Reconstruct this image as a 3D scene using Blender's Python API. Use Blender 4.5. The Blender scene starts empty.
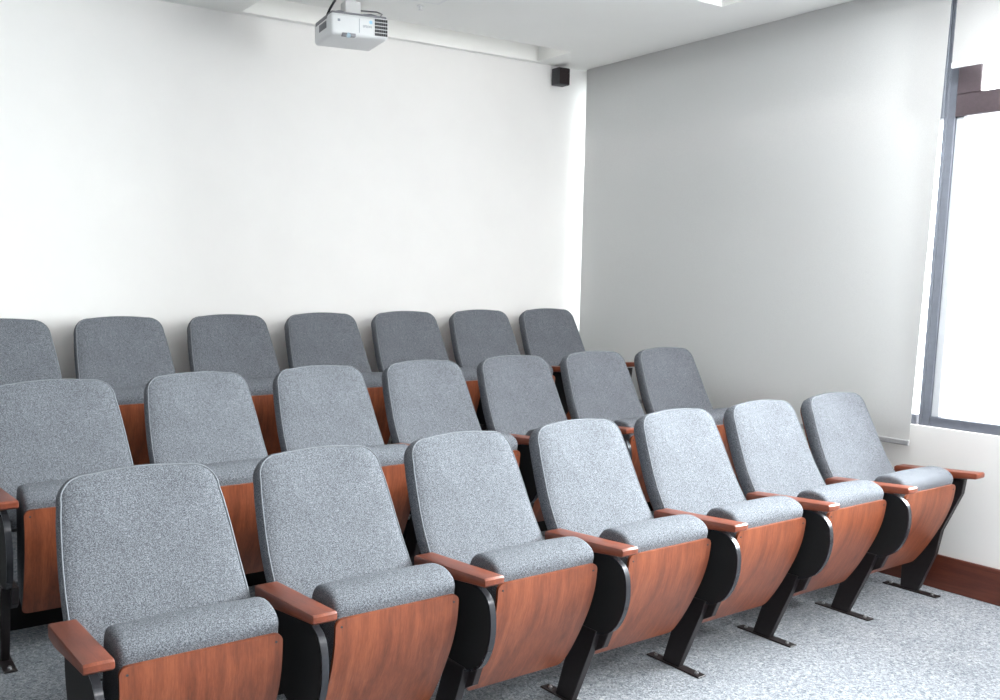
import bpy, bmesh, math, random
from mathutils import Vector, Matrix
random.seed(7)
sc = bpy.context.scene
C = sc.collection

# ------------------------------------------------------------------ camera
cam_d = bpy.data.cameras.new('camera')
cam = bpy.data.objects.new('camera', cam_d); C.objects.link(cam)
cam_d.sensor_width = 36.0
cam_d.lens = 934.8 * 36.0 / 1000.0
cam_d.shift_x = (500 - 440.7) / 1000.0
cam_d.shift_y = (417.0 - 350) / 1000.0
yaw, pitch, roll = 0.5868, -0.1505, 0.0062
fw = Vector((math.sin(yaw)*math.cos(pitch), math.cos(yaw)*math.cos(pitch), math.sin(pitch)))
rt = Vector((math.cos(yaw), -math.sin(yaw), 0)); up = rt.cross(fw)
r2 = rt*math.cos(roll) + up*math.sin(roll); u2 = -rt*math.sin(roll) + up*math.cos(roll)
M = Matrix((r2, u2, -fw)).transposed().to_4x4()
M.translation = Vector((-0.4913, -2.121, 1.5032))
cam.matrix_world = M
cam_d.clip_start = 0.02
sc.camera = cam

# ------------------------------------------------------------------ view, world, daylight
vs = sc.view_settings
sc.display_settings.display_device = 'sRGB'
vs.view_transform = 'Standard'; vs.look = 'None'; vs.gamma = 1.0; vs.use_curve_mapping = False
vs.exposure = 0.42
w = bpy.data.worlds.new('sky'); sc.world = w; w.use_nodes = True
bg = w.node_tree.nodes['Background']
bg.inputs['Color'].default_value = (0.97, 0.985, 1.0, 1); bg.inputs['Strength'].default_value = 7.0
sc.cycles.use_denoising = True
sc.cycles.max_bounces = 10; sc.cycles.diffuse_bounces = 6
sc.cycles.sample_clamp_indirect = 6.0

def area(name, loc, direction, sx, sy, power, color):
    l = bpy.data.lights.new(name, 'AREA'); l.shape = 'RECTANGLE'
    l.size = sx; l.size_y = sy; l.energy = power; l.color = color
    o = bpy.data.objects.new(name, l); C.objects.link(o)
    o.location = loc
    o.rotation_euler = Vector(direction).to_track_quat('-Z', 'Y').to_euler()
    return o
# sky light falling in through the row of windows on the right
area('window_daylight', (4.75, -1.60, 2.35), (-1, 0.10, -0.35), 3.6, 2.2, 650, (0.97, 0.985, 1.0))
area('window_skylight', (4.35, -0.62, 1.95), (-1, 0.80, -0.50), 1.7, 1.6, 215, (0.97, 0.985, 1.0))
# added ceiling panels, unseen behind the viewer, as frontal fill
ADDED_FILL_LIGHTS = [(0.9, -3.1, 25), (2.9, -2.7, 85)]
COFFER_FILL_POWER = 22
COVE_FILL_POWER = 0.6

# ------------------------------------------------------------------ materials
def new_mat(name):
    m = bpy.data.materials.new(name); m.use_nodes = True
    nt = m.node_tree; b = nt.nodes['Principled BSDF']
    return m, nt, b
def ramp(nt, stops, fac):
    r = nt.nodes.new('ShaderNodeValToRGB')
    while len(r.color_ramp.elements) < len(stops): r.color_ramp.elements.new(0.5)
    for e, (p, c) in zip(r.color_ramp.elements, stops):
        e.position = p; e.color = (*c, 1)
    nt.links.new(fac, r.inputs['Fac']); return r
def coords(nt, scale=(1, 1, 1), kind='Object'):
    t = nt.nodes.new('ShaderNodeTexCoord'); mp = nt.nodes.new('ShaderNodeMapping')
    mp.inputs['Scale'].default_value = scale
    nt.links.new(t.outputs[kind], mp.inputs['Vector']); return mp.outputs['Vector']
def noise(nt, vec, scale, detail=4, rough=0.6, dist=0.0):
    n = nt.nodes.new('ShaderNodeTexNoise')
    n.inputs['Scale'].default_value = scale; n.inputs['Detail'].default_value = detail
    n.inputs['Roughness'].default_value = rough; n.inputs['Distortion'].default_value = dist
    nt.links.new(vec, n.inputs['Vector']); return n.outputs['Fac']
def bump(nt, b, h, strength, dist):
    bp = nt.nodes.new('ShaderNodeBump'); bp.inputs['Strength'].default_value = strength
    bp.inputs['Distance'].default_value = dist
    nt.links.new(h, bp.inputs['Height']); nt.links.new(bp.outputs['Normal'], b.inputs['Normal'])
def plain(name, col, rough=0.6, metal=0.0, var=0.06, scale=30, bstr=0.0):
    m, nt, b = new_mat(name)
    v = coords(nt); f = noise(nt, v, scale, 3)
    lo = tuple(c*(1-var) for c in col); hi = tuple(min(1, c*(1+var)) for c in col)
    r = ramp(nt, [(0.3, lo), (0.7, hi)], f)
    nt.links.new(r.outputs['Color'], b.inputs['Base Color'])
    b.inputs['Roughness'].default_value = rough; b.inputs['Metallic'].default_value = metal
    if bstr: bump(nt, b, f, bstr, 0.002)
    return m
def fabric(name, lo, mid, hi):
    m, nt, b = new_mat(name)
    v = coords(nt, (1.0, 1.0, 1.35))
    f = noise(nt, v, 330, 3, 0.75)
    r = ramp(nt, [(0.36, lo), (0.5, mid), (0.64, hi)], f)
    f2 = noise(nt, v, 9, 2, 0.5)
    r2_ = ramp(nt, [(0.3, (0.9, 0.9, 0.9)), (0.7, (1.0, 1.0, 1.0))], f2)
    mx = nt.nodes.new('ShaderNodeMix'); mx.data_type = 'RGBA'; mx.blend_type = 'MULTIPLY'
    mx.inputs['Factor'].default_value = 1
    nt.links.new(r.outputs['Color'], mx.inputs['A']); nt.links.new(r2_.outputs['Color'], mx.inputs['B'])
    nt.links.new(mx.outputs['Result'], b.inputs['Base Color'])
    b.inputs['Roughness'].default_value = 0.95
    b.inputs['Specular IOR Level'].default_value = 0.15
    b.inputs['Sheen Weight'].default_value = 0.0
    bump(nt, b, f, 0.5, 0.0015)
    return m
def wood(name, dark, mid, light, scl, rough=0.35, gr=1.0):
    # scl stretches the grain: small value = along the grain
    m, nt, b = new_mat(name)
    v = coords(nt, scl)
    f = noise(nt, v, 3.0*gr, 6, 0.65, 0.6)
    g = noise(nt, v, 26*gr, 3, 0.7, 0.2)
    a = nt.nodes.new('ShaderNodeMath'); a.operation = 'MULTIPLY_ADD'; a.inputs[1].default_value = 0.35
    nt.links.new(g, a.inputs[0])
    s_ = nt.nodes.new('ShaderNodeMath'); s_.operation = 'MULTIPLY'; s_.inputs[1].default_value = 0.65
    nt.links.new(f, s_.inputs[0]); nt.links.new(s_.outputs[0], a.inputs[2])
    r = ramp(nt, [(0.36, dark), (0.5, mid), (0.64, light)], a.outputs[0])
    nt.links.new(r.outputs['Color'], b.inputs['Base Color'])
    b.inputs['Roughness'].default_value = rough
    b.inputs['Coat Weight'].default_value = 0.15; b.inputs['Coat Roughness'].default_value = 0.25
    bump(nt, b, g, 0.08, 0.001)
    return m

MAT = {}
MAT['fabric'] = fabric('grey_upholstery', (0.050, 0.053, 0.062), (0.124, 0.133, 0.151), (0.275, 0.290, 0.318))
MAT['piping'] = plain('grey_piping', (0.19, 0.205, 0.225), 0.9, var=0.1, scale=300)
MAT['wood_panel'] = wood('red_brown_plywood', (0.120, 0.028, 0.010), (0.195, 0.047, 0.017), (0.275, 0.076, 0.029), (9, 2, 0.9), 0.42)
MAT['wood_arm'] = wood('red_brown_armrest', (0.13, 0.029, 0.012), (0.185, 0.042, 0.018), (0.24, 0.060, 0.026), (12, 1.2, 8), 0.38)
MAT['base_wood'] = wood('dark_red_skirting', (0.070, 0.016, 0.009), (0.10, 0.023, 0.012), (0.13, 0.033, 0.017), (1, 0.6, 8), 0.45)
MAT['black'] = plain('black_felt', (0.004, 0.0035, 0.004), 0.9, var=0.2, scale=200)
MAT['black_metal'] = plain('black_painted_steel', (0.018, 0.014, 0.015), 0.40, 0.2, 0.15, 60)
MAT['grey_metal'] = plain('grey_steel_trim', (0.16, 0.17, 0.19), 0.35, 0.6, 0.1, 80)
MAT['strip'] = plain('dark_glossy_edge_strip', (0.035, 0.036, 0.042), 0.25, 0.3, 0.1, 80)
MAT['bolt'] = plain('zinc_bolt', (0.55, 0.55, 0.57), 0.3, 0.9, 0.05, 80)
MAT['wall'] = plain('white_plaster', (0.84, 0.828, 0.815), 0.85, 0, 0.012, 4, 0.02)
MAT['far_wall'] = plain('grey_far_wall_paint', (0.30, 0.30, 0.30), 0.9, 0, 0.02, 4)  # unseen left wall, darkened to cut bounce onto the seat sides
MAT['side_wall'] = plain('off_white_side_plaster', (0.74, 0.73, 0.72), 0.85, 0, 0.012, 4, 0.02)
MAT['ceiling'] = plain('white_ceiling_paint', (0.88, 0.88, 0.86), 0.9, 0, 0.01, 3, 0.02)
MAT['white_metal'] = plain('white_powder_coat', (0.80, 0.80, 0.80), 0.4, 0, 0.01, 30)
MAT['frame_metal'] = plain('grey_window_aluminium', (0.14, 0.15, 0.18), 0.4, 0.3, 0.08, 30)
MAT['brown_frame'] = plain('brown_grey_window_frame', (0.075, 0.055, 0.062), 0.45, 0.2, 0.1, 60)
MAT['pale_frame'] = plain('pale_window_reveal', (0.55, 0.57, 0.60), 0.6, 0, 0.03, 30)
MAT['projector'] = plain('white_projector_plastic', (0.74, 0.75, 0.76), 0.4, 0, 0.01, 40)
MAT['projector_grey'] = plain('grey_projector_plastic', (0.22, 0.22, 0.24), 0.5, 0, 0.05, 40)
MAT['dark'] = plain('dark_plastic', (0.03, 0.03, 0.035), 0.5, 0, 0.1, 40)
MAT['lens'] = plain('bluish_lens_glass', (0.42, 0.55, 0.64), 0.1, 0, 0.2, 90)
MAT['logo_blue'] = plain('pale_blue_print', (0.35, 0.62, 0.80), 0.5, 0, 0.02, 40)
MAT['print_grey'] = plain('grey_print', (0.25, 0.28, 0.33), 0.5, 0, 0.02, 40)
MAT['grille'] = plain('black_speaker_cloth', (0.020, 0.012, 0.013), 0.8, 0, 0.5, 500, 0.5)

def blind_mat(name='grey_roller_blind_cloth', tr_mix=0.175, k=1.12):
    m, nt, b = new_mat(name)
    v = coords(nt); f = noise(nt, v, 420, 2, 0.6)
    r = ramp(nt, [(0.35, tuple(c*k for c in (0.50, 0.497, 0.493))), (0.65, tuple(c*k for c in (0.56, 0.557, 0.552)))], f)
    nt.links.new(r.outputs['Color'], b.inputs['Base Color']); b.inputs['Roughness'].default_value = 0.9
    tr = nt.nodes.new('ShaderNodeBsdfTranslucent'); tr.inputs['Color'].default_value = (0.8, 0.8, 0.8, 1)
    mx = nt.nodes.new('ShaderNodeMixShader'); mx.inputs[0].default_value = tr_mix
    nt.links.new(b.outputs[0], mx.inputs[1]); nt.links.new(tr.outputs[0], mx.inputs[2])
    nt.links.new(mx.outputs[0], nt.nodes['Material Output'].inputs['Surface'])
    return m
MAT['blind'] = blind_mat()
MAT['white_blind'] = blind_mat('white_roller_blind_cloth', 0.05, 1.0)  # same cloth, duller and less translucent to hold back the light behind
def glass_mat():
    m, nt, b = new_mat('clear_window_glass'); nt.nodes.remove(b)
    t = nt.nodes.new('ShaderNodeBsdfTransparent'); t.inputs['Color'].default_value = (0.93, 0.96, 0.96, 1)
    g = nt.nodes.new('ShaderNodeBsdfGlossy'); g.inputs['Roughness'].default_value = 0.02
    fr = nt.nodes.new('ShaderNodeFresnel'); fr.inputs['IOR'].default_value = 1.45
    mx = nt.nodes.new('ShaderNodeMixShader')
    nt.links.new(fr.outputs[0], mx.inputs[0]); nt.links.new(t.outputs[0], mx.inputs[1]); nt.links.new(g.outputs[0], mx.inputs[2])
    nt.links.new(mx.outputs[0], nt.nodes['Material Output'].inputs['Surface'])
    return m
MAT['glass'] = glass_mat()
def emit_mat(name, col, s_):
    m, nt, b = new_mat(name)
    b.inputs['Emission Color'].default_value = (*col, 1); b.inputs['Emission Strength'].default_value = s_
    return m
MAT['led'] = emit_mat('lit_diffuser', (0.95, 0.98, 1.0), 3.0)  # glow of the added ceiling panels
def carpet_mat():
    m, nt, b = new_mat('blue_grey_loop_carpet')
    v = coords(nt)
    f = noise(nt, v, 75, 5, 0.75, 1.2)
    g = noise(nt, v, 6, 3, 0.6)
    r = ramp(nt, [(0.33, (0.085, 0.098, 0.118)), (0.48, (0.225, 0.242, 0.268)), (0.64, (0.44, 0.455, 0.475))], f)
    r2_ = ramp(nt, [(0.3, (0.86, 0.87, 0.88)), (0.7, (1.0, 1.0, 1.0))], g)
    mx = nt.nodes.new('ShaderNodeMix'); mx.data_type = 'RGBA'; mx.blend_type = 'MULTIPLY'; mx.inputs['Factor'].default_value = 1
    nt.links.new(r.outputs['Color'], mx.inputs['A']); nt.links.new(r2_.outputs['Color'], mx.inputs['B'])
    nt.links.new(mx.outputs['Result'], b.inputs['Base Color'])
    b.inputs['Roughness'].default_value = 1.0; b.inputs['Specular IOR Level'].default_value = 0.1
    bump(nt, b, f, 0.8, 0.006)
    return m
MAT['carpet'] = carpet_mat()

# ------------------------------------------------------------------ mesh helpers
def link(name, bm, mat, parent=None, smooth=False, kind=None):
    me = bpy.data.meshes.new(name)
    bmesh.ops.recalc_face_normals(bm, faces=bm.faces)
    bm.to_mesh(me); bm.free()
    me.materials.append(MAT[mat])
    if smooth:
        for p in me.polygons: p.use_smooth = True
        try: me.set_sharp_from_angle(angle=math.radians(38))
        except Exception: pass
    o = bpy.data.objects.new(name, me); C.objects.link(o)
    if parent is not None: o.parent = parent
    if kind: o['kind'] = kind
    return o
def add_box(bm, x0, x1, y0, y1, z0, z1, bev=0.0, seg=2, mat4=None):
    r = bmesh.ops.create_cube(bm, size=1.0)
    vsx = r['verts']
    for v in vsx:
        v.co = Vector(((x0+x1)/2 + v.co.x*(x1-x0), (y0+y1)/2 + v.co.y*(y1-y0), (z0+z1)/2 + v.co.z*(z1-z0)))
    if bev:
        es = list({e for v in vsx for e in v.link_edges})
        rr = bmesh.ops.bevel(bm, geom=es, offset=bev, segments=seg, profile=0.5, affect='EDGES')
        vsx = list({v for f in rr['faces'] for v in f.verts} | {v for v in vsx if v.is_valid})
    if mat4 is not None:
        for v in vsx: v.co = mat4 @ v.co
    return vsx
def box(*a, **k):
    bm = bmesh.new(); add_box(bm, *a, **k); return bm
def extrude_x(bm, prof, x0, x1, bev=0.0, seg=2):
    """closed (y,z) outline extruded from x0 to x1"""
    a = [bm.verts.new((x0, y, z)) for y, z in prof]; b = [bm.verts.new((x1, y, z)) for y, z in prof]
    n = len(prof)
    fa = bm.faces.new(a); fb = bm.faces.new(list(reversed(b)))
    for i in range(n): bm.faces.new((a[i], b[i], b[(i+1) % n], a[(i+1) % n]))
    if bev:
        es = list(fa.edges) + list(fb.edges)
        bmesh.ops.bevel(bm, geom=es, offset=bev, segments=seg, profile=0.5, affect='EDGES')
def add_cyl(bm, c, axis, r, h, seg=16, r2=None):
    q = Vector(axis).normalized().to_track_quat('Z', 'Y').to_matrix().to_4x4()
    q.translation = Vector(c)
    bmesh.ops.create_cone(bm, cap_ends=True, segments=seg, radius1=r, radius2=r if r2 is None else r2, depth=h, matrix=q)
def add_tube(bm, pts, r, seg=8, closed=False):
    rings = []; n = len(pts); P = [Vector(p) for p in pts]
    up_ = None
    for i in range(n):
        if closed: t = (P[(i+1) % n] - P[i-1]).normalized()
        else: t = (P[min(i+1, n-1)] - P[max(i-1, 0)]).normalized()
        if up_ is None:
            up_ = t.orthogonal().normalized()
        up_ = (up_ - t*up_.dot(t)).normalized()
        s_ = t.cross(up_)
        rings.append([bm.verts.new(P[i] + (up_*math.cos(2*math.pi*k/seg) + s_*math.sin(2*math.pi*k/seg))*r) for k in range(seg)])
    m = n if closed else n-1
    for i in range(m):
        a, b = rings[i], rings[(i+1) % n]
        for k in range(seg): bm.faces.new((a[k], a[(k+1) % seg], b[(k+1) % seg], b[k]))
    if not closed:
        bm.faces.new(list(reversed(rings[0]))); bm.faces.new(rings[-1])
def spline(pts, n=6):
    """Catmull-Rom through 2-D points (open)"""
    out = []
    P = [pts[0]] + list(pts) + [pts[-1]]
    for i in range(1, len(P)-2):
        p0, p1, p2, p3 = P[i-1], P[i], P[i+1], P[i+2]
        for k in range(n):
            t = k/n
            out.append(tuple(0.5*((2*b) + (-a+c)*t + (2*a-5*b+4*c-d)*t*t + (-a+3*b-3*c+d)*t**3) for a, b, c, d in zip(p0, p1, p2, p3)))
    out.append(tuple(pts[-1])); return out

# ------------------------------------------------------------------ room
S = 0.55                       # seat spacing
XW, YW, ZC = 3.989, 2.843, 2.872
XL, YF = -5.2, -5.0
T1, T2 = 0.1455, 0.336         # heights of the two seating tiers
Y1, Y2 = 0.86, 1.64            # their front edges
bm = bmesh.new()
prof = [(YF, -0.12), (YF, 0), (Y1, 0), (Y1, T1), (Y2, T1), (Y2, T2), (YW+0.12, T2), (YW+0.12, -0.12)]
extrude_x(bm, prof, XL-0.1, XW+0.14)
link('floor', bm, 'carpet', kind='structure')
link('wall_back', box(XL-0.1, XW+0.14, YW, YW+0.12, 0.0, 3.2), 'wall', kind='structure')
link('wall_left', box(XL-0.12, XL, YF, YW, 0, 3.2), 'far_wall', kind='structure')
link('wall_front', box(XL-0.1, XW+0.14, YF-0.12, YF, 0, 3.2), 'wall', kind='structure')

bm = bmesh.new(); add_box(bm, XL, XW, Y1-0.006, Y1, 0.0, T1-0.008); link('trim_1', bm, 'black', kind='structure')
bm = bmesh.new(); add_box(bm, XL, XW, Y2-0.006, Y2, T1, T2-0.008); link('trim_2', bm, 'black', kind='structure')
# ceiling with two recesses
def slab_with_holes(bm, xs, ys, holes, z0, z1):
    """ceiling slab; cells whose centre is in a hole are left out, the hole gets sides and a lid"""
    def inside(x, y): return any(a < x < b and c < y < d for a, b, c, d, h in holes)
    for i in range(len(xs)-1):
        for j in range(len(ys)-1):
            if not inside((xs[i]+xs[i+1])/2, (ys[j]+ys[j+1])/2):
                add_box(bm, xs[i], xs[i+1], ys[j], ys[j+1], z0, z1)
TR = (1.50, 3.52, 2.475, 2.80, 0.20)    # trough beside the back wall
RC = (1.60, 3.495, -1.0, 1.294, 0.13)   # coffer above the front row
bm = bmesh.new()
xs = sorted({XL-0.1, TR[0], TR[1], RC[0], RC[1], XW+0.14}); ys = sorted({YF-0.1, RC[2], RC[3], TR[2], TR[3], YW+0.02})
slab_with_holes(bm, xs, ys, [TR, RC], ZC, ZC+0.22)
add_box(bm, TR[0]-.05, TR[1]+.05, TR[2]-.05, TR[3]+.05, ZC+TR[4], ZC+TR[4]+.05)
add_box(bm, RC[0]-.05, RC[1]+.05, RC[2]-.05, RC[3]+.05, ZC+RC[4], ZC+RC[4]+.05)
bmesh.ops.remove_doubles(bm, verts=bm.verts, dist=1e-5)
link('ceiling', bm, 'ceiling', kind='structure')

# right wall: sill wall, windows, piers
WX0, WX1 = XW, XW+0.13
SILL = 0.785; HEAD = 2.80
W1 = (0.365, YW-0.005); W2 = (-1.55, 0.365); W3 = (-3.6, -1.75)
bm = bmesh.new()
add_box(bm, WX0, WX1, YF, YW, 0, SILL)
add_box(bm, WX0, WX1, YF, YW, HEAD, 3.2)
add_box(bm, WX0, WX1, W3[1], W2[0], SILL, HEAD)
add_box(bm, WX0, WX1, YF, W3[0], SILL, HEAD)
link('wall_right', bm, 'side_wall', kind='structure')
# dark red skirting on the right wall
bm = bmesh.new(); add_box(bm, XW-0.015, XW, YF, Y1-0.007, 0, 0.170, 0.003, 1)
link('baseboard_right', bm, 'base_wood', kind='structure')

FX0, FX1 = XW+0.030, XW+0.085
def window(name, ya, yb, upper_side):
    root = bpy.data.objects.new(name, None); C.objects.link(root); root['kind'] = 'structure'
    root.location = (FX0, (ya+yb)/2, SILL)
    off = Matrix.Translation(-Vector(root.location))
    def part(nm, bmx, mat):
        bmx.transform(off); return link(nm, bmx, mat, root)
    b = bmesh.new()
    add_box(b, FX0, FX1, ya, ya+(0.020 if name == 'window_1' else 0.035), SILL, HEAD, 0.003, 1)
    add_box(b, FX0, FX1, yb-(0.008 if name == 'window_1' else 0.035), yb, SILL, HEAD, 0.002, 1)
    if name == 'window_1': add_box(b, FX0-0.002, FX1, ya+0.020, ya+0.10, 2.250, HEAD, 0.003, 1)
    add_box(b, FX0, FX1, ya+0.035, yb-0.035, SILL, SILL+0.048, 0.003, 1)
    add_box(b, FX0, FX1, ya+0.035, yb-0.035, HEAD-0.05, HEAD, 0.003, 1)
    part('window_frame', b, 'frame_metal')
    b = bmesh.new()
    add_box(b, FX0-0.004, FX1, ya+0.035, yb-0.035 if name != 'window_1' else ya+0.10, 2.250, 2.350, 0.004, 1)
    if name != 'window_1': add_box(b, FX0-0.004, FX1, yb-0.145, yb-0.035, 2.350, HEAD-0.05, 0.004, 1)
    part('transom', b, 'brown_frame')
    if name != 'window_1':
        b = bmesh.new(); add_box(b, FX0+0.012, FX1-0.01, yb-0.072, yb-0.035, SILL+0.048, 2.250, 0.003, 1)
        part('window_stile', b, 'pale_frame')
    b = bmesh.new()
    add_box(b, FX0+0.034, FX0+0.040, ya+0.03, yb-0.006, SILL+0.04, 2.26)
    part('glass_pane', b, 'glass')
    b = bmesh.new()
    add_box(b, FX0+0.034, FX0+0.040, ya+0.03, yb-0.006, 2.34, HEAD-0.04)
    part('glass_pane', b, 'glass')
    return root
window('window_1', *W1, True); window('window_2', *W2, True); window('window_3', *W3, True)

# ------------------------------------------------------------------ things: helpers
def thing(name, label, cat, loc=(0, 0, 0), rot=0, group=None):
    o = bpy.data.objects.new(name, None); C.objects.link(o); o.location = loc; o.rotation_euler = (0, 0, rot)
    o.empty_display_size = 0.1
    o['label'] = label; o['category'] = cat
    if group: o['group'] = group
    return o

# ------------------------------------------------------------------ roller blinds
def blind(label, ya, yb, zb, x=XW-0.055, skew=0.0):
    t = thing('roller_blind', label, 'blind', (x, (ya+yb)/2, zb), 0, 'roller blinds on the window wall')
    n = 24; yo = (ya+yb)/2
    b = bmesh.new()
    cols = []
    for i in range(n+1):
        u_ = i/n; y = ya + (yb-ya)*u_ - yo
        dx = 0.006*math.sin(u_*math.pi*1.7+0.4)
        cols.append([[b.verts.new((dx*(1-k/6.0) + o_, y - skew*(1-u_)*k/6.0, 0.012 + (ZC-0.003-0.012-zb)*k/6.0)) for k in range(7)] for o_ in (0.0, 0.0012)])
    for i in range(n):
        for s_ in (0, 1):
            for k in range(6):
                b.faces.new((cols[i][s_][k], cols[i+1][s_][k], cols[i+1][s_][k+1], cols[i][s_][k+1]))
        b.faces.new((cols[i][0][0], cols[i][1][0], cols[i+1][1][0], cols[i+1][0][0]))
    for k in range(6):
        b.faces.new((cols[0][0][k], cols[0][0][k+1], cols[0][1][k+1], cols[0][1][k]))
        b.faces.new((cols[n][0][k], cols[n][0][k+1], cols[n][1][k+1], cols[n][1][k]))
    link('blind_cloth', b, 'blind' if zb < 1.5 else 'white_blind', t, smooth=True)
    b = bmesh.new(); add_box(b, -0.006, 0.008, ya-yo-0.002, yb-yo+0.002, -0.012, 0.014, 0.004, 2)
    link('bottom_bar', b, 'bar_grey' if zb < 1.5 else 'white_metal', t)
    b = bmesh.new(); add_cyl(b, (0.029, 0, ZC-0.032-zb), (0, 1, 0), 0.019, yb-ya, 20)
    link('roller_tube', b, 'white_metal', t, smooth=True)
    return t
MAT['bar_grey'] = plain('grey_blind_bar', (0.30, 0.30, 0.31), 0.5, 0, 0.03, 50)
blind('wide pale grey roller blind pulled down to below the sill beside the room corner', 0.376, YW-0.052, 0.700, skew=0.032)
blind('short white roller blind raised near the ceiling over the uncovered window', -1.50, 0.318, 2.466)

# ------------------------------------------------------------------ auditorium seat
TV = Vector((0, 0.411, 0.9116)); NV = Vector((0, -0.9116, 0.411))    # up the back, out of its face
A0 = Vector((0, 0.401, 0.603))
def back_pt(x, h, d):
    # recline bends forward low down, slight wrap across the width
    bend = 0.055*max(0.0, (0.14-h)/0.30)**2 + 0.02*max(0, (h-0.25)/0.15)**2*0
    wrap = 0.012*((x-0.262)/0.24)**2
    p = A0 + TV*h + NV*(d + bend + wrap)
    return Vector((x, p.y, p.z))
HB, HT = -0.185, 0.392
def back_outline(n_c=9):
    """outline (x,h) counter-clockwise from the bottom left"""
    cx = 0.262
    def half(h):
        t = (h-HB)/(HT-HB)
        return 0.242 - 0.036*t**2.5
    pts = []
    rt_, rb_ = 0.086, 0.03
    ht = half(HT)
    # bottom edge left to right
    for k in range(5):
        a = math.pi + (math.pi/2)*k/4
        pts.append((cx - half(HB) + rb_ + rb_*math.cos(a), HB + rb_ + rb_*math.sin(a)))
    for k in range(1, 8): pts.append((cx + (-1 + 2*k/8)*(half(HB)-rb_), HB))
    for k in range(5):
        a = -math.pi/2 + (math.pi/2)*k/4
        pts.append((cx + half(HB) - rb_ + rb_*math.cos(a), HB + rb_ + rb_*math.sin(a)))
    hs = [HB+rb_ + (HT-rt_-HB-rb_)*k/10 for k in range(1, 10)]
    for h in hs: pts.append((cx + half(h), h))
    top = []
    x1 = half(HT-rt_)
    for k in range(n_c):
        a = (math.pi/2)*k/(n_c-1)
        top.append((x1 - rt_ + rt_*math.cos(a)**0.9, HT - 0.010 - rt_ + rt_*math.sin(a)**0.9))
    pts += [(cx + x, h) for x, h in top]
    for k in range(1, 8):
        u_ = 1 - 2*k/8
        pts.append((cx + u_*(x1-rt_), HT - 0.010*u_*u_))
    pts += [(cx - x, h) for x, h in reversed(top)]
    for h in reversed(hs): pts.append((cx - half(h), h))
    return pts
OUT = back_outline()
def inset(pts, d):
    n = len(pts); out = []
    for i in range(n):
        a = Vector(pts[i-1]); b = Vector(pts[(i+1) % n]); t = (b-a).normalized()
        nrm = Vector((-t.y, t.x)); out.append(Vector(pts[i]) + nrm*d)
    return out
def make_backrest(parent):
    b = bmesh.new(); rings = []
    for ins, d in [(0.035, -0.066), (0.010, -0.064), (0.003, -0.055), (0.0, -0.035), (0.0, -0.012), (0.004, -0.004), (0.010, 0.0), (0.020, 0.004), (0.045, 0.008)]:
        rings.append([b.verts.new(back_pt(p.x, p.y, d)) for p in inset(OUT, ins)])
    cx, ch = 0.262, (HB+HT)/2
    base = inset(OUT, 0.045)
    for f, d in [(0.72, 0.013), (0.4, 0.016)]:
        rings.append([b.verts.new(back_pt(cx + (p.x-cx)*f, ch + (p.y-ch)*f, d)) for p in base])
    n = len(OUT)
    for i in range(len(rings)-1):
        for k in range(n): b.faces.new((rings[i][k], rings[i][(k+1) % n], rings[i+1][(k+1) % n], rings[i+1][k]))
    for ring, hh, d in ((rings[0], ch, -0.068), (rings[-1], ch, 0.017)):
        c = b.verts.new(back_pt(cx, hh, d))
        for k in range(n): b.faces.new((ring[k], ring[(k+1) % n], c))
    o = link('backrest', b, 'fabric', parent, smooth=True)
    b = bmesh.new()
    add_tube(b, [back_pt(p.x, p.y, -0.0005) for p in inset(OUT, 0.0070)], 0.0022, 6, closed=True)
    pp = link('piping', b, 'piping', o, smooth=True)
    b = bmesh.new()   # plywood shell on the back of the upholstery
    r0 = inset(OUT, 0.022)
    va = [b.verts.new(back_pt(p.x, p.y, -0.067)) for p in r0]; vb = [b.verts.new(back_pt(p.x, p.y, -0.077)) for p in r0]
    b.faces.new(va); b.faces.new(list(reversed(vb)))
    for k in range(n): b.faces.new((va[k], va[(k+1) % n], vb[(k+1) % n], vb[k]))
    link('back_shell', b, 'wood_panel', parent)
    return o
SX0, SX1 = 0.067, 0.464
PAN = spline([(0.045, 0.578), (0.053, 0.50), (0.076, 0.42), (0.114, 0.335), (0.162, 0.245), (0.212, 0.170)], 6)
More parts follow.
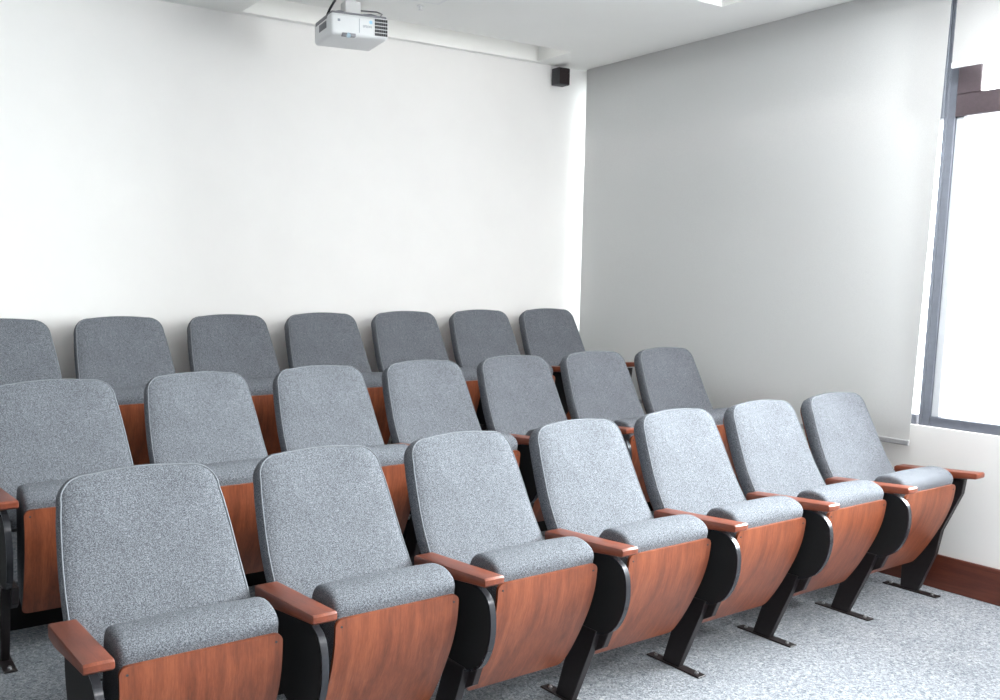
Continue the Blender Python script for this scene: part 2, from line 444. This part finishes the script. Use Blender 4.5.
def make_seat(parent):
    # upholstered pad: a closed side profile lofted across the width with softened ends
    front = [(y+0.010, z+0.004) for y, z in PAN]
    over = spline([(0.055, 0.582), (0.053, 0.604), (0.066, 0.626), (0.098, 0.642), (0.140, 0.646), (0.182, 0.636), (0.208, 0.606),
                   (0.228, 0.55), (0.248, 0.47), (0.274, 0.38), (0.300, 0.29), (0.302, 0.235), (0.275, 0.195), (0.225, 0.169)], 5)
    prof = over + list(reversed(front))[1:-1]
    cy = sum(p[0] for p in prof)/len(prof); cz = sum(p[1] for p in prof)/len(prof)
    n = len(prof)
    def ring(b, x, ins, crown):
        q = inset(prof, ins)
        out = []
        for i, p in enumerate(q):
            y, z = p.x, p.y
            out.append(b.verts.new((x, y, z + (crown if z > 0.6 else 0))))
        return out
    a = Vector(prof[0]); 
    area_ = sum(prof[i-1][0]*prof[i][1] - prof[i][0]*prof[i-1][1] for i in range(n))
    sg = 1 if area_ > 0 else -1
    b = bmesh.new(); rings = []
    W = SX1 - SX0
    for x, ins in [(0, 0.014), (0.001, 0.009), (0.004, 0.004), (0.010, 0.001), (0.02, 0), (W*0.25, 0), (W*0.5, 0), (W*0.75, 0), (W-0.02, 0), (W-0.010, 0.001), (W-0.004, 0.004), (W-0.001, 0.009), (W, 0.014)]:
        u_ = x/W
        rings.append(ring(b, SX0 + x, ins*sg, 0.004*math.sin(math.pi*u_)))
    for i in range(len(rings)-1):
        for k in range(n): b.faces.new((rings[i][k], rings[i][(k+1) % n], rings[i+1][(k+1) % n], rings[i+1][k]))
    b.faces.new(rings[0]); b.faces.new(list(reversed(rings[-1])))
    o = link('seat_cushion', b, 'fabric', parent, smooth=True)
    # bent plywood pan with rounded corners
    L = [0]
    for i in range(1, len(PAN)): L.append(L[-1] + math.dist(PAN[i], PAN[i-1]))
    tot = L[-1]; r = 0.022
    extra = [0.002, 0.006, 0.012, 0.018]
    ts = sorted(set(L + extra + [tot-e for e in extra]))
    def at(t):
        for i in range(1, len(L)):
            if t <= L[i] + 1e-9:
                f = (t-L[i-1])/(L[i]-L[i-1]); return tuple(p*(1-f)+q*f for p, q in zip(PAN[i-1], PAN[i]))
        return PAN[-1]
    b = bmesh.new(); F = []; K = []
    X0, X1 = SX0-0.004, SX1+0.004
    for t in ts:
        e = min(t, tot-t); ins = 0 if e >= r else r - math.sqrt(max(0, r*r - (r-e)**2))
        y, z = at(t); y2, z2 = at(min(tot, t+0.004)); y1, z1 = at(max(0, t-0.004))
        tv = Vector((y2-y1, z2-z1)).normalized(); nv = Vector((-tv.y, tv.x))
        if nv.x < 0: nv = -nv
        F.append([b.verts.new((X0+ins + (X1-X0-2*ins)*k/6, y, z)) for k in range(7)])
        K.append([b.verts.new((X0+ins + (X1-X0-2*ins)*k/6, y+nv.x*0.0095, z+nv.y*0.0095)) for k in range(7)])
    m = len(ts)
    for i in range(m-1):
        for k in range(6):
            b.faces.new((F[i][k], F[i][k+1], F[i+1][k+1], F[i+1][k])); b.faces.new((K[i][k], K[i+1][k], K[i+1][k+1], K[i][k+1]))
        b.faces.new((F[i][0], F[i+1][0], K[i+1][0], K[i][0])); b.faces.new((F[i][6], K[i][6], K[i+1][6], F[i+1][6]))
    for k in range(6):
        b.faces.new((F[0][k], K[0][k], K[0][k+1], F[0][k+1])); b.faces.new((F[-1][k], F[-1][k+1], K[-1][k+1], K[-1][k]))
    pn = link('seat_panel', b, 'wood_panel', parent, smooth=True)
    for x in (SX0+0.014, SX1-0.014):
        b = bmesh.new(); add_cyl(b, (x, at(0.022)[0]-0.0005, at(0.022)[1]), (0, 1, 0), 0.0032, 0.003, 10)
        link('screw', b, 'dark', pn)
def make_standard(parent, x, side_panel=True):
    lw = 0.009 if side_panel else 0.014
    # armrest: flat on top, front end rounded, deeper toward the back
    def arm(b):
        w2 = 0.036
        prof_ = [(-0.014, 0.604), (-0.020, 0.610), (-0.020, 0.625), (-0.014, 0.631), (0.364, 0.604), (0.372, 0.598), (0.372, 0.570), (0.362, 0.563), (0.29, 0.566)]
        extrude_x(b, prof_, x-w2, x+w2, 0.005, 2)
    b = bmesh.new(); arm(b); link('armrest', b, 'wood_arm', parent, smooth=True)
    # slanting leg
    leg = [(0.232, 0.004), (0.316, 0.004), (0.272, 0.143), (0.215, 0.30), (0.16, 0.44), (0.15, 0.580), (0.045, 0.588), (0.050, 0.50), (0.139, 0.235)]
    if side_panel: leg = leg[:3] + [(0.212, 0.306), (0.114, 0.306), (0.139, 0.235)]
    else: leg = [(0.225, 0.004), (0.305, 0.004), (0.308, 0.30), (0.30, 0.580), (0.045, 0.590), (0.052, 0.52), (0.132, 0.33), (0.148, 0.21), (0.212, 0.03)]
    b = bmesh.new(); extrude_x(b, leg, x-0.014, x+0.014, 0.002, 1); link('leg', b, 'black_metal', parent)
    b = bmesh.new(); add_box(b, x-0.022, x+0.022, 0.122, 0.392, 0.0, 0.006, 0.002, 1); fp = link('foot_plate', b, 'black_metal', parent)
    for y in (0.152, 0.360):
        b = bmesh.new(); add_cyl(b, (x, y, 0.0085), (0, 0, 1), 0.008, 0.005, 6); add_cyl(b, (x, y, 0.013), (0, 0, 1), 0.004, 0.005, 10)
        link('bolt', b, 'bolt', fp)
    # small steel plate that carries the back
    b = bmesh.new(); add_box(b, x-0.026, x+0.026, 0.355, 0.395, 0.548, 0.560, 0.002, 1); link('hinge_plate', b, 'grey_metal', parent)
    if side_panel:
        pr = spline([(0.30, 0.566), (0.20, 0.575), (0.11, 0.582), (0.055, 0.580), (0.010, 0.560), (-0.010, 0.520), (-0.012, 0.455), (0.006, 0.39),
                     (0.045, 0.333), (0.110, 0.300), (0.19, 0.298), (0.26, 0.325), (0.31, 0.39), (0.325, 0.47), (0.318, 0.54)], 5)
        b = bmesh.new(); extrude_x(b, pr, x-0.0085, x+0.0085, 0.002, 1); sp = link('side_panel', b, 'black', parent)
        # bright edge strip that follows the outline
        k0 = 0
        path = pr[5:52]
        b = bmesh.new(); rows = []
        ins_ = inset(path, 0)
        for i, p in enumerate(path):
            a_ = Vector(path[max(0, i-1)]); c_ = Vector(path[min(len(path)-1, i+1)]); t = (c_-a_).normalized()
            nn = Vector((-t.y, t.x))
            if nn.dot(Vector(p)-Vector((0.15, 0.44))) < 0: nn = -nn
            q = Vector(p) - nn*0.004; o_ = Vector(p) + nn*0.0035
            rows.append([b.verts.new((xx, v.x, v.y)) for xx, v in ((x-0.0100, q), (x-0.0100, o_), (x+0.0100, o_), (x+0.0100, q))])
        for i in range(len(rows)-1):
            for k in range(4): b.faces.new((rows[i][k], rows[i][(k+1) % 4], rows[i+1][(k+1) % 4], rows[i+1][k]))
        b.faces.new(rows[0]); b.faces.new(list(reversed(rows[-1])))
        link('edge_strip', b, 'strip', sp, smooth=True)
        b = bmesh.new()   # folded bracket under the panel, on the seat side of the leg
        extrude_x(b, [(0.165, 0.312), (0.078, 0.312), (0.105, 0.245), (0.145, 0.220), (0.175, 0.250)], x+0.012, x+0.036, 0.002, 1)
        link('bracket', b, 'black_metal', parent)
def make_chair(end=False):
    t = thing('auditorium_seat', '', 'chair')
    make_backrest(t); make_seat(t); make_standard(t, 0.0)
    if end: make_standard(t, S, side_panel=False)
    return t
def copy_tree(o, parent=None):
    c = o.copy(); C.objects.link(c)
    if parent is not None: c.parent = parent
    for ch in list(o.children): copy_tree(ch, c)
    return c
chair = make_chair(); end_chair = make_chair(True)
used = {id(chair): False, id(end_chair): False}
ORD = ['leftmost', 'second', 'third', 'fourth', 'fifth', 'sixth', 'rightmost']
ROWS = [('front', 0.0, 0.0, 0.0), ('middle', -0.004, 1.098, T1), ('back', -0.0386, 2.112, T2)]
SHIFT = {('front', 0): -0.020, ('middle', 0): -0.028, ('middle', 1): -0.010, ('back', 0): -0.024, ('back', 1): -0.014}
EXTRA = {'front': 'standing on the open carpet', 'middle': 'behind the front row', 'back': 'against the white back wall'}
SPEC = {('front', 0): 'nearest the viewer', ('front', 6): 'next to the window wall and skirting',
        ('middle', 0): 'cut by the left edge of the photo', ('middle', 6): 'darkened in front of the grey blind',
        ('back', 0): 'cut by the left edge of the photo', ('back', 6): 'by the bright slot in the room corner'}
firsts = []
for rn, dx, dy, dz in ROWS:
    for i in range(7):
        src = end_chair if i == 6 else chair
        if not used[id(src)]: c = src; used[id(src)] = True
        else: c = copy_tree(src)
        c.location = (i*S + dx + SHIFT.get((rn, i), 0.0), dy, dz)
        c.name = 'auditorium_seat' if (rn, i) == ('front', 0) else c.name
        if i == 0: firsts.append(c)
        pos = ORD[i] + (' from the left' if 0 < i < 6 else '')
        tail = SPEC.get((rn, i), EXTRA[rn])
        c['label'] = f'grey folding seat, {pos} in the {rn} row, {tail}'
        c['group'] = 'grey folding auditorium seats in three rows'

for c in firsts:                       # the first seat of each row is a little wider
    for ch in c.children:
        if ch.name.split('.')[0] in ('backrest', 'back_shell', 'seat_cushion', 'seat_panel'):
            k = 1.06 if ch.name.startswith('back') else 1.035
            ch.scale = (k, 1, 1); ch.location.x = 0.262*(1-k) + 0.003

# ------------------------------------------------------------------ ceiling projector
pj = thing('ceiling_projector', 'white projector hanging from the ceiling in front of the back wall', 'projector', (1.815, 2.17, 2.635), math.radians(-9))
pj.scale = (1.16, 1.16, 1.12)
b = bmesh.new(); add_box(b, -0.128, 0.128, -0.115, 0.115, 0.0, 0.092, 0.016, 4)
body = link('projector_body', b, 'projector', pj, smooth=True)
b = bmesh.new(); add_box(b, -0.122, 0.122, -0.108, 0.108, 0.088, 0.099, 0.004, 1); link('base_plate', b, 'projector_grey', pj)
b = bmesh.new()
for k in range(6):
    for j in range(5): add_box(b, 0.066+k*0.0095, 0.0735+k*0.0095, -0.1175, -0.112, 0.014+j*0.0145, 0.0245+j*0.0145)
link('vent_grille', b, 'dark', body)
b = bmesh.new()
for k in range(7): add_box(b, -0.1305, -0.124, -0.06+k*0.014, -0.051+k*0.014, 0.038, 0.066)
add_box(b, -0.1295, -0.124, -0.07, 0.085, 0.074, 0.088)
link('side_vent', b, 'projector_grey', body)
b = bmesh.new(); add_box(b, -0.078, -0.018, -0.116, -0.095, -0.0015, 0.013, 0.003, 2); ln = link('lens_barrel', b, 'projector_grey', body, smooth=True)
b = bmesh.new(); add_cyl(b, (-0.050, -0.1115, 0.0045), (0, -1, -0.8), 0.0095, 0.012, 24); link('lens', b, 'lens', ln, smooth=True)
b = bmesh.new(); add_box(b, -0.004, -0.002, -0.1155, -0.112, 0.018, 0.076); add_box(b, -0.097, -0.086, -0.1155, -0.112, 0.056, 0.066)
link('panel_seam', b, 'print_grey', body)
def text_part(body_txt, size, mat, parent, loc, rot, ext=0.0004):
    cu = bpy.data.curves.new('lettering', 'FONT'); cu.body = body_txt; cu.size = size; cu.extrude = ext
    cu.align_x = 'CENTER'; cu.align_y = 'CENTER'
    to = bpy.data.objects.new('lettering_source', cu); C.objects.link(to)
    dg = bpy.context.evaluated_depsgraph_get(); me = bpy.data.meshes.new_from_object(to.evaluated_get(dg))
    bpy.data.objects.remove(to, do_unlink=True)
    me.materials.clear(); me.materials.append(MAT[mat])
    o = bpy.data.objects.new('lettering', me); C.objects.link(o); o.parent = parent
    o.location = loc; o.rotation_euler = rot
    return o
text_part('EPSON', 0.013, 'print_grey', body, (0.032, -0.1155, 0.046), (math.pi/2, 0, 0))
b = bmesh.new(); add_cyl(b, (0.048, -0.1153, 0.066), (0, 1, 0), 0.008, 0.001, 6); link('emblem', b, 'logo_blue', body)
# bracket
b = bmesh.new()
add_box(b, -0.035, 0.035, -0.03, 0.03, 0.112, 0.170, 0.003, 1)
link('mount_box', b, 'white_metal', pj)
b = bmesh.new(); add_cyl(b, (0, 0, 0.187), (0, 0, 1), 0.02, 0.045, 20); add_box(b, -0.06, 0.06, -0.05, 0.05, (ZC-2.635)/1.12-0.008, (ZC-2.635)/1.12, 0.002, 1)
link('ceiling_mount', b, 'white_metal', pj)
b = bmesh.new()
for sx, sy in ((-1, -1), (1, -1), (1, 1), (-1, 1)):
    add_tube(b, [(0.02*sx, 0.02*sy, 0.116), (0.07*sx, 0.06*sy, 0.112), (0.095*sx, 0.085*sy, 0.100)], 0.0045, 8)
link('mount_arms', b, 'grey_metal', pj)
b = bmesh.new()
add_tube(b, [(-0.10, 0.05, 0.095), (-0.085, 0.02, 0.14), (-0.06, 0.03, 0.18), (-0.05, 0.04, (ZC-2.637)/1.12)], 0.0055, 8)
link('power_cable', b, 'dark', pj, smooth=True)
b = bmesh.new(); add_tube(b, [(0.10, -0.07, 0.098), (0.115, -0.07, 0.118), (0.10, -0.05, 0.130), (0.04, -0.02, 0.136), (0.0, 0.0, 0.15)], 0.003, 8)
link('signal_cable', b, 'projector_grey', pj, smooth=True)

# ------------------------------------------------------------------ wall speaker
sp = thing('wall_speaker', 'small black loudspeaker mounted high on the back wall near the corner', 'speaker', (3.714, 2.80, 2.745), 0)
sp.scale = (0.78, 0.68, 0.86)
b = bmesh.new(); add_box(b, -0.06, 0.06, -0.055, 0.055, 0, 0.125, 0.006, 2); link('speaker_cabinet', b, 'dark', sp, smooth=True)
b = bmesh.new(); add_box(b, -0.055, 0.055, -0.062, -0.054, 0.005, 0.120, 0.004, 2); link('speaker_grille', b, 'grille', sp, smooth=True)
b = bmesh.new(); add_box(b, -0.018, 0.018, 0.05, 0.064, 0.03, 0.09, 0.002, 1); link('wall_bracket', b, 'dark', sp)

# ------------------------------------------------------------------ ceiling fittings
t = thing('ceiling_hatch', 'white rectangular access plate on the ceiling right of the projector', 'ceiling plate', (2.09, 1.96, ZC), math.radians(-4))
b = bmesh.new(); add_box(b, -0.17, 0.17, -0.12, 0.12, -0.010, 0.0, 0.003, 1); link('hatch_frame', b, 'white_metal', t)
b = bmesh.new(); add_box(b, -0.145, 0.145, -0.095, 0.095, -0.014, -0.008, 0.003, 1); link('hatch_cover', b, 'ceiling', t)
t = thing('ceiling_sprinkler', 'tiny white sprinkler head on the ceiling right of the projector', 'sprinkler', (2.215, 2.16, ZC))
b = bmesh.new(); add_cyl(b, (0, 0, -0.002), (0, 0, 1), 0.020, 0.004, 20); link('escutcheon', b, 'white_metal', t, smooth=True)
b = bmesh.new(); add_cyl(b, (0, 0, -0.012), (0, 0, 1), 0.006, 0.018, 12); add_cyl(b, (0, 0, -0.022), (0, 0, 1), 0.011, 0.002, 12); link('sprinkler_body', b, 'white_metal', t)

# added fill lights (outside the frame, behind the viewer, lighting the seats from the front)
for i, (x, y, p) in enumerate(ADDED_FILL_LIGHTS):
    t = thing('ceiling_light', 'square white ceiling light panel behind the viewer', 'light', (x, y, ZC), 0, 'ceiling light panels')
    b = bmesh.new(); add_box(b, -0.32, 0.32, -0.32, 0.32, -0.02, 0.0, 0.003, 1); link('light_frame', b, 'white_metal', t)
    b = bmesh.new(); add_box(b, -0.29, 0.29, -0.29, 0.29, -0.024, -0.018); link('diffuser', b, 'led', t)
    a_ = area('ceiling_lamp_light', (x, y, ZC-0.035), (0, 0, -1), 0.55, 0.55, p, (1.0, 0.98, 0.95))
t = thing('ceiling_light', 'long white ceiling light panel recessed in the ceiling coffer', 'light', (3.05, -0.30, ZC+RC[4]), 0, 'ceiling light panels')  # added coffer panel, brightens the right-hand front seats and floor
b = bmesh.new(); add_box(b, -0.36, 0.36, -0.52, 0.52, -0.02, 0.0, 0.003, 1); link('light_frame', b, 'white_metal', t)
b = bmesh.new(); add_box(b, -0.33, 0.33, -0.49, 0.49, -0.024, -0.018); link('diffuser', b, 'led', t)
area('coffer_lamp_light', (3.05, -0.30, ZC+RC[4]-0.035), (0, 0, -1), 0.64, 0.96, COFFER_FILL_POWER, (0.97, 0.99, 1.0))
# unseen strip lamp added in the trough to brighten the back wall
for k in range(1):
    area('cove_light', ((TR[0]+TR[1])/2, TR[2]+0.06, ZC+0.10), (0, 0.35, -1), TR[1]-TR[0]-0.1, 0.05, COVE_FILL_POWER, (1.0, 0.99, 0.96))
